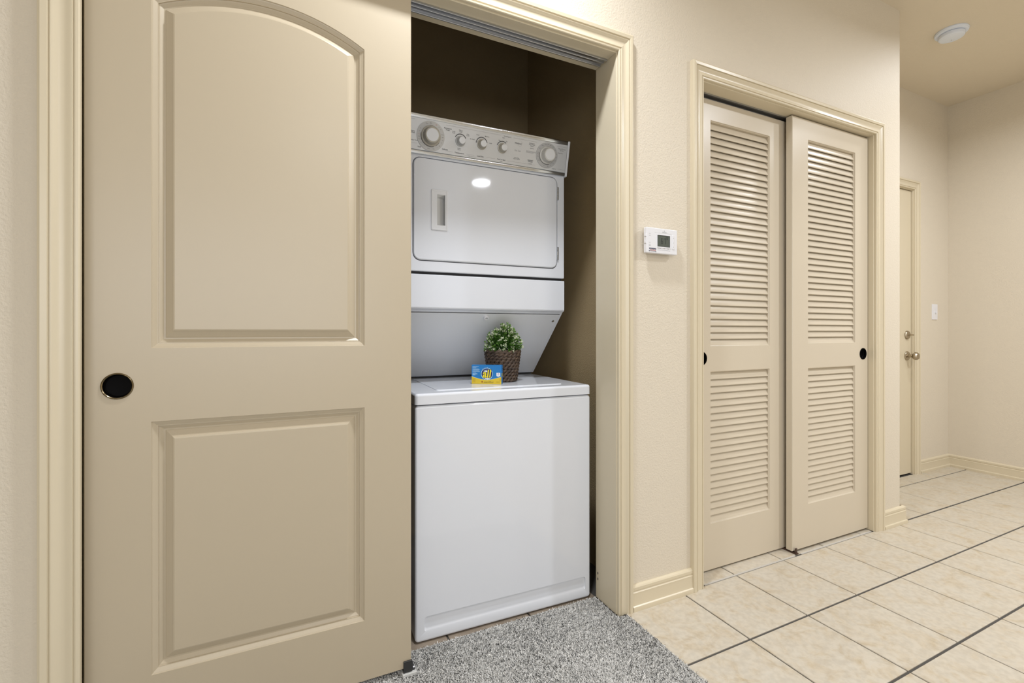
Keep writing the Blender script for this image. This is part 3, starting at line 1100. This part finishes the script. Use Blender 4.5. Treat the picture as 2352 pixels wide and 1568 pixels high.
def turn(x, s, d=0.0):
    return CF @ Matrix.Translation((x, -d, s)) @ TO_FRONT


def big_knob(x, s, rd, name, grey, mdial):
    bm = bmesh.new()
    lathe(bm, [(rd, 0.002), (rd, 0.0045), (rd - 0.001, 0.0052), (rd * 0.72, 0.0052)], 48, turn(x, s))
    finish('dial_plate', bm, mdial, console, smooth=40)
    bm = bmesh.new()
    lathe(bm, [(rd * 0.70, 0.0050), (rd * 0.70, 0.008), (rd * 0.66, 0.010), (rd * 0.60, 0.0105), (rd * 0.585, 0.012), (rd * 0.53, 0.028), (rd * 0.52, 0.0315), (rd * 0.49, 0.0335), (rd * 0.42, 0.0335)], 48, turn(x, s))
    kb = finish('dial_knob', bm, grey, console, smooth=40)
    bm = bmesh.new()
    lathe(bm, [(rd * 0.43, 0.0330), (rd * 0.425, 0.0345), (rd * 0.40, 0.0350), (0, 0.0350)], 40, turn(x, s))
    finish('knob_cap', bm, M_KNOBCAP, kb, smooth=40)
    bm = bmesh.new()
    arc_band(bm, x, s, rd * 0.70, rd * 0.735, 170, 290, 0.0056, CF, 24)
    arc_band(bm, x, s, rd * 0.70, rd * 0.72, 305, 330, 0.0056, CF, 6)
    arc_band(bm, x, s, rd * 0.70, rd * 0.725, 80, 100, 0.0056, CF, 5)
    finish('dial_mark', bm, M_INK, console)


M_DIAL1 = mat('dial_plate_beige', (0.54, 0.535, 0.52), 0.35)
M_DIAL2 = mat('dial_plate_grey', (0.47, 0.47, 0.47), 0.35)
M_BEIGEKNOB = mat('knob_beige', (0.46, 0.43, 0.365), 0.25)
big_knob(0.0945, 0.0625, 0.0525, 'wash', M_BEIGEKNOB, M_DIAL1)
big_knob(0.5805, 0.0655, 0.0495, 'dry', M_KNOB, M_DIAL2)


def dial_text(x, s, rd, items, size):
    for a, tx, m in items:
        rr = rd * 0.86
        text(console, tx, size, x + rr * math.cos(math.radians(a)), s + rr * math.sin(math.radians(a)), m, CF, d=0.0056)


M_REDINK = mat('red_ink', (0.45, 0.08, 0.06), 0.5)
M_GREENINK = mat('green_ink', (0.05, 0.18, 0.08), 0.5)
dial_text(0.0945, 0.0625, 0.0525, [(112, 'Rinse', M_INK), (92, 'Spin', M_INK), (66, 'Off', M_REDINK), (51, '12', M_INK), (38, '8', M_INK), (152, '10', M_INK), (165, '14', M_INK), (178, '12', M_REDINK), (190, 'Off', M_INK), (201, 'Spin', M_INK), (218, '6', M_INK), (245, '', M_INK), (262, 'Rinse', M_INK), (286, 'Spin', M_INK), (318, 'Off', M_INK), (304, '4', M_INK), (14, 'Rinse', M_INK), (2, 'Spin', M_INK), (350, '10', M_INK), (336, '8', M_INK)], 0.0042)
dial_text(0.5805, 0.0655, 0.0495, [(104, 'Less', M_INK), (90, 'Off', M_INK), (72, '80', M_INK), (56, '70', M_GREENINK), (36, '60', M_INK), (14, '50', M_INK), (358, '40', M_INK), (338, '30', M_INK), (318, '20', M_INK), (300, '10', M_INK), (280, 'Off', M_INK), (256, '20', M_INK), (214, 'Less', M_INK), (192, 'Dry', M_INK), (180, 'Very', M_INK), (172, 'Dry', M_INK), (148, 'Dry', M_INK), (124, 'More', M_INK)], 0.0042)

for x, s in ((0.209, 0.0655), (0.295, 0.0675), (0.3815, 0.0665)):
    bm = bmesh.new()
    lathe(bm, [(0.0195, 0.002), (0.0195, 0.004), (0.0185, 0.0055), (0.0165, 0.006), (0.0150, 0.009), (0.0138, 0.024), (0.0128, 0.0270), (0.0122, 0.0275)], 32, turn(x, s - 0.003))
    kb = finish('selector_knob', bm, M_BEIGEKNOB if x > 0.25 else M_GREYPLASTIC, console, smooth=40)
    bm = bmesh.new()
    lathe(bm, [(0.0122, 0.0270), (0.0120, 0.0287), (0.0108, 0.0294), (0, 0.0294)], 28, turn(x, s - 0.003))
    finish('knob_cap', bm, M_KNOBCAP, kb, smooth=40)
    bm = bmesh.new()
    a0, a1 = (25, 155) if x < 0.25 else ((15, 180) if x < 0.35 else (50, 165))
    arc_band(bm, x, s, 0.0212, 0.0243, a0, a1, 0.0026, CF, 24)
    finish('dial_mark', bm, M_INK, console)

LBL = [('Permanent\nPress', 0.158, 0.097, 0.0068), ('Delicate', 0.151, 0.0245, 0.0068), ('Super\nWash', 0.028, 0.068, 0.0068), ('Heavy Wash', 0.034, 0.040, 0.0055), ('Soak', 0.054, 0.0195, 0.0066),
       ('Cold\nCold', 0.181, 0.0905, 0.0058), ('Warm\nCold', 0.2085, 0.0985, 0.0058), ('Hot\nCold', 0.237, 0.0895, 0.0058), ('Water\nRinse', 0.206, 0.0335, 0.0054), ('Temperature', 0.208, 0.0195, 0.0070),
       ('Small', 0.277, 0.0965, 0.0056), ('Medium', 0.3150, 0.0960, 0.0056), ('Ex Small', 0.2560, 0.0775, 0.0056), ('Large', 0.3310, 0.0745, 0.0056), ('Load Size', 0.293, 0.0200, 0.0072), ('Water', 0.247, 0.0145, 0.0040),
       ('Off', 0.367, 0.0910, 0.0054), ('On', 0.398, 0.0910, 0.0054), ('Push To Start', 0.3815, 0.0205, 0.0064), ('Dryer', 0.3815, 0.0135, 0.0044), ('Wrinkleguard', 0.4000, 0.1097, 0.0056), ('Signal', 0.384, 0.1030, 0.0044),
       ('Heavy Duty\nLarge Capacity', 0.447, 0.0345, 0.0048), ('Automatic\nPerm Press\nHeavy', 0.5095, 0.0960, 0.0060), ('High Heat', 0.5105, 0.0820, 0.0042), ('Automatic\nDelicate', 0.5085, 0.0335, 0.0062), ('Low Heat', 0.5085, 0.0230, 0.0040),
       ('Timed Drying', 0.6480, 0.1000, 0.0060), ('High Heat', 0.6480, 0.0935, 0.0042), ('Damp Dry', 0.6430, 0.0830, 0.0052), ('Fluff Air', 0.6200, 0.0175, 0.0058)]
for tx, x, s, sz in LBL:
    text(console, tx, sz, x, s, M_INK, CF, d=0.0026, bold=0.00012)
text(console, 'Whirlpool', 0.0088, 0.4475, 0.0920, M_INK, CF, d=0.0026, shear=0.35, squeeze=0.82, bold=0.0001)
text(console, 'Thin Twin', 0.0088, 0.4475, 0.0640, M_INKSOFT, CF, d=0.0026, shear=0.35, squeeze=0.78)
bm = bmesh.new()
arc_band(bm, 0.455, 0.0925, 0.0100, 0.0104, -150, 60, 0.0026, CF, 20)
for x0, x1, s in ((0.004, 0.034, 0.1120), (0.150, 0.372, 0.1108), (0.427, 0.531, 0.1095), (0.624, 0.671, 0.1090), (0.004, 0.045, 0.0300), (0.152, 0.182, 0.0200), (0.235, 0.268, 0.0200), (0.318, 0.356, 0.0200), (0.407, 0.531, 0.0200), (0.633, 0.671, 0.0190), (0.228, 0.241, 0.0145), (0.253, 0.275, 0.0145)):
    bar(bm, x0, s - 0.0003, x1, s + 0.0003, 0.0026, CF)
for k, w in ((0.0705, 0.046), (0.0675, 0.042), (0.0645, 0.034)):
    x = 0.486
    while x < 0.486 + w:
        bar(bm, x, k - 0.0007, x + 0.0022, k + 0.0007, 0.0026, CF)
        x += 0.0032
finish('print_line', bm, M_INKSOFT, console)

# ---------------------------------------------------------------- detergent box on the washer lid
M_BLUE = mat('carton_blue', (0.012, 0.19, 0.52), 0.35)
M_BLUESIDE = mat('carton_blue_edge', (0.02, 0.16, 0.45), 0.35)
M_YELLOW = mat('carton_yellow', (0.72, 0.52, 0.03), 0.35)
M_LETTER = mat('letter_yellow', (0.85, 0.70, 0.02), 0.35)
M_NAVY = mat('carton_navy', (0.005, 0.018, 0.12), 0.35)
M_PALE = mat('carton_pale_blue', (0.45, 0.70, 0.88), 0.4)
M_WHITE = mat('carton_white', (0.80, 0.82, 0.85), 0.4)
M_DKTEXT = mat('carton_brown_text', (0.12, 0.085, 0.02), 0.4)
M_RED = mat('carton_red', (0.42, 0.05, 0.02), 0.4)
A, B = Vector((0.614, 1.680)), Vector((0.710, 1.611))
bw = (B - A).length
BX = empty('detergent_box', (A.x, A.y, LIDZ), math.atan2(B.y - A.y, B.x - A.x))
tag(BX, 'small blue and yellow laundry detergent box on the washer lid', 'detergent box')
bh, bd = 0.0735, 0.024
boxobj('carton', (0, 0, 0), (bw, bd, bh), M_BLUE, BX, 0.0009, 2)
kx, kz = bw / 0.121, bh / 0.0745
bm = bmesh.new()
n = 24
top = [(bw * k / n, (0.0295 - 0.0125 * math.sin(math.pi * k / n) + 0.0 * k) * kz) for k in range(n + 1)]
q = [(0.0006, 0.0006), (bw - 0.0006, 0.0006)]
flat(bm, q + [(min(max(x, 0.0006), bw - 0.0006), z) for x, z in reversed(top)], 0.0002)
finish('yellow_band', bm, M_YELLOW, BX)
bm = bmesh.new()
for k in range(n):
    (x0, z0), (x1, z1) = top[k], top[k + 1]
    flat(bm, [(x0, z0), (x1, z1), (x1, z1 + 0.0009), (x0, z0 + 0.0009)], 0.0003)
cx, cz = bw * 0.515, bh * 0.535
arc_band(bm, cx, cz, 0.0215 * kx, 0.0238 * kx, 0, 360, 0.0003, None, 40)
for k in range(9):
    a = math.radians(52 + 88 * k / 8)
    r0, r1 = 0.0230 * kx, (0.0278 if k % 2 else 0.0255) * kx
    da = 0.05
    flat(bm, [(cx + r0 * math.cos(a + da), cz + r0 * math.sin(a + da)), (cx + r0 * math.cos(a - da), cz + r0 * math.sin(a - da)), (cx + r1 * math.cos(a), cz + r1 * math.sin(a))], 0.0003)
for z, w in ((0.0690, 0.024), (0.0665, 0.018), (0.0635, 0.014), (0.0598, 0.026), (0.0573, 0.028), (0.0548, 0.024), (0.0512, 0.028), (0.0487, 0.029), (0.0462, 0.014), (0.0395, 0.016), (0.0352, 0.010)):
    x = 0.004
    while x < 0.004 + w * kx:
        w2 = 0.0024 if z > 0.042 else 0.0034
        bar(bm, x, (z - 0.0012) * kz, x + w2, (z + (0.0 if z > 0.042 else 0.0012)) * kz, 0.0003)
        x += w2 + 0.0005
finish('pale_print', bm, M_PALE, BX)
bm = bmesh.new()
arc_band(bm, cx, cz, 0.0001, 0.0218 * kx, 0, 360, 0.00035, None, 40)
finish('navy_disc', bm, M_NAVY, BX)
bm = bmesh.new()
sx, sz = cx - 0.004, cz + 0.006
for k in range(14):
    a = math.radians(25 + 150 * k / 13)
    r1 = (0.0135 if k % 2 else 0.0095) * kx
    flat(bm, [(sx + 0.005 * math.cos(a + .14), sz + 0.005 * math.sin(a + .14)), (sx, sz), (sx + 0.005 * math.cos(a - .14), sz + 0.005 * math.sin(a - .14)), (sx + r1 * math.cos(a), sz + r1 * math.sin(a))], 0.0004)
arc_band(bm, cx + 0.002, cz - 0.0185 * kx, 0.0001, 0.0042, 0, 360, 0.0004, None, 16)
bar(bm, cx - 0.008, cz - 0.0205 * kx, cx + 0.011, cz - 0.0165 * kx, 0.0004)
bar(bm, bw - 0.0195, bh * 0.43, bw - 0.0045, bh * 0.60, 0.0003)
bar(bm, bw - 0.0165, bh * 0.40, bw - 0.0085, bh * 0.43, 0.0003)
finish('white_print', bm, M_WHITE, BX)
text(BX, 'all', 0.0430 * kx, cx - 0.0010, cz - 0.0005, M_NAVY, None, shear=0.14, d=0.00045, bold=0.0022, squeeze=0.92)
text(BX, 'all', 0.0430 * kx, cx - 0.0010, cz - 0.0005, M_LETTER, None, shear=0.14, d=0.0006, bold=0.0009, squeeze=0.92)
text(BX, 'stainlifter', 0.0108 * kx, bw * 0.575, bh * 0.108, M_DKTEXT, None, d=0.0004, shear=0.1)
bm = bmesh.new()
fx, fz = bw * 0.355, bh * 0.118
for k in range(9):
    a = 2 * math.pi * k / 9
    r1 = 0.0052 * kx
    flat(bm, [(fx + 0.002 * math.cos(a + .5), fz + 0.002 * math.sin(a + .5)), (fx, fz), (fx + 0.002 * math.cos(a - .5), fz + 0.002 * math.sin(a - .5)), (fx + r1 * math.cos(a), fz + r1 * math.sin(a))], 0.0004)
bar(bm, bw - 0.0055, 0.012, bw - 0.0040, 0.021, 0.0004)
finish('red_print', bm, M_RED, BX)
bm = bmesh.new()
arc_band(bm, fx + 0.001, fz, 0.0018, 0.0030, 0, 360, 0.0005, None, 16)
for z in (0.020, 0.0178, 0.0156, 0.0134, 0.0112, 0.009, 0.0068):
    bar(bm, 0.004, z, 0.0165 - (0.020 - z) * 0.1, z + 0.0005, 0.0004)
for z in (0.0105, 0.0085, 0.0065):
    bar(bm, bw - 0.021, z, bw - 0.0065, z + 0.0005, 0.0004)
finish('small_print', bm, mat('carton_ochre', (0.42, 0.27, 0.03), 0.4), BX)
bm = bmesh.new()
arc_band(bm, bw - 0.0115, bh * 0.525, 0.0018, 0.0034, 20, 320, 0.0004, None, 14)
finish('emblem', bm, mat('carton_violet', (0.35, 0.18, 0.55), 0.4), BX)
bm = bmesh.new()
for z0, z1, mm in ((0.030, 0.042, 0),):
    vs = [bm.verts.new(p) for p in ((bw + 0.0003, 0.004, z0), (bw + 0.0003, 0.016, z0), (bw + 0.0003, 0.016, z1), (bw + 0.0003, 0.004, z1))]
    bm.faces.new(vs)
finish('side_label', bm, M_LETTER, BX)

# ---------------------------------------------------------------- potted plant on the washer lid
PL = empty('potted_plant', (0.764, 1.722, LIDZ))
tag(PL, 'small white-tipped green plant in a brown woven rope pot', 'potted plant')
PH, RB, RT = 0.128, 0.0595, 0.0765
bm = bmesh.new()
lathe(bm, [(0, 0.001), (RB - 0.006, 0.001), (RT - 0.006, PH - 0.003), (RT - 0.012, PH - 0.003), (RT - 0.014, PH - 0.012), (0, PH - 0.012)], 40)
finish('pot_liner', bm, mat('pot_liner_brown', (0.02, 0.013, 0.009), 0.9), PL)
ROWS = 10
rr_ = random.Random(8)
for i in range(ROWS):
    z = 0.0100 + i * (PH - 0.0163) / (ROWS - 1)
    R = RB + (RT - RB) * z / PH - 0.0055
    bm = bmesh.new()
    turns = 11 if i < ROWS - 1 else 8
    ph0 = rr_.uniform(0, 6.28)
    SEG, CS = 132, 6
    for strand in range(2):
        rows = []
        for k in range(SEG):
            t = 2 * math.pi * k / SEG
            th = turns * t + math.pi * strand + ph0
            # thick in the middle of each visible lay, thinner at the crossings
            c = Vector((math.cos(t), math.sin(t), 0))
            rad = 0.0036 + 0.0008 * math.cos(th)
            ctr = c * (R + 0.0028 * math.cos(th)) + Vector((0, 0, z + 0.0036 * math.sin(th)))
            rows.append([bm.verts.new(ctr + c * (rad * math.cos(2 * math.pi * q / CS)) + Vector((0, 0, rad * 1.3 * math.sin(2 * math.pi * q / CS)))) for q in range(CS)])
        for k in range(SEG):
            a, b = rows[k], rows[(k + 1) % SEG]
            for q in range(CS):
                q2 = (q + 1) % CS
                bm.faces.new((a[q], a[q2], b[q2], b[q]))
    finish('woven_row', bm, M_ROPE, PL, smooth=60)


def build_foliage():
    rng = random.Random(21)
    P = {'foliage': ([], [], []), 'blossom': ([], [], [])}

    def leaf(kind, p, d, ln, wd, tint):
        V, F, T = P[kind]
        d = d.normalized()
        s = d.cross(Vector((rng.uniform(-1, 1), rng.uniform(-1, 1), rng.uniform(-1, 1))))
        if s.length < 1e-3:
            return
        s = s.normalized() * wd
        nrm = d.cross(s).normalized() * wd * 0.35
        b = len(V)
        V += [p, p + d * ln * 0.5 + s + nrm, p + d * ln, p + d * ln * 0.5 - s + nrm]
        F.append((b, b + 1, b + 2))
        F.append((b, b + 2, b + 3))
        T += [tint] * 4

    for k in range(290):
        az = rng.uniform(0, 2 * math.pi)
        el = math.asin(rng.uniform(0.02, 1) ** 0.8)
        dirv = Vector((math.cos(az) * math.cos(el), math.sin(az) * math.cos(el), math.sin(el)))
        rx = 0.079 * (0.86 + 0.22 * rng.random())
        rz = 0.112 * (0.80 + 0.24 * rng.random())
        tip = Vector((dirv.x * rx, dirv.y * rx * 0.80 - 0.010, PH - 0.010 + dirv.z * rz))
        base = Vector((dirv.x * 0.03, dirv.y * 0.03, PH - 0.012))
        # keep clear of the sloping panel behind
        lim = 0.105 - max(0.0, tip.z - 0.06) * 0.92 + 0.02
        if tip.y > lim:
            tip.y = lim - rng.uniform(0, 0.012)
        white = rng.random() < 0.62
        nl = 13
        for q in range(nl):
            t = 0.35 + 0.65 * q / nl
            p = base.lerp(tip, t)
            dd = (dirv + Vector((rng.uniform(-1, 1), rng.uniform(-1, 1), rng.uniform(-.6, 1))) * 0.9)
            g = rng.uniform(0.55, 1.25)
            yel = rng.random()
            tint = (0.045 * g + 0.05 * yel * g * t, 0.135 * g + 0.04 * yel, 0.022 * g, 1)
            leaf('foliage', p, dd, rng.uniform(0.0075, 0.0125), rng.uniform(0.0018, 0.0029), tint)
        if white:
            for q in range(rng.randint(6, 9)):
                dd = (dirv * 0.8 + Vector((rng.uniform(-1, 1), rng.uniform(-1, 1), rng.uniform(-.4, 1))))
                g = rng.uniform(0.75, 1.05)
                leaf('blossom', tip - dirv * rng.uniform(0, 0.006), dd, rng.uniform(0.007, 0.012), rng.uniform(0.0017, 0.0026), (0.74 * g, 0.80 * g, 0.58 * g, 1))
        else:
            for q in range(5):
                dd = (dirv + Vector((rng.uniform(-1, 1), rng.uniform(-1, 1), rng.uniform(-.4, 1))))
                g = rng.uniform(0.8, 1.2)
                leaf('foliage', tip, dd, 0.010, 0.0024, (0.13 * g, 0.26 * g, 0.05 * g, 1))
    for name, (V, F, T) in P.items():
        me = bpy.data.meshes.new(name)
        me.from_pydata([tuple(v) for v in V], [], F)
        a = me.color_attributes.new('tint', 'FLOAT_COLOR', 'POINT')
        a.data.foreach_set('color', [c for t in T for c in t])
        me.materials.append(M_LEAF)
        o = bpy.data.objects.new(name, me)
        o.parent = PL
        o['kind'] = 'stuff'
        COL.objects.link(o)


build_foliage()

for o in bpy.data.objects:          # print too fine to pick apart stays joined
    if o.parent and o.name.split('.')[0] in ('marking', 'dial_mark', 'print_line', 'small_print', 'sticker_print', 'white_print', 'pale_print', 'red_print', 'digits', 'screw_hole', 'arrow', 'side_switch'):
        o['kind'] = 'stuff'
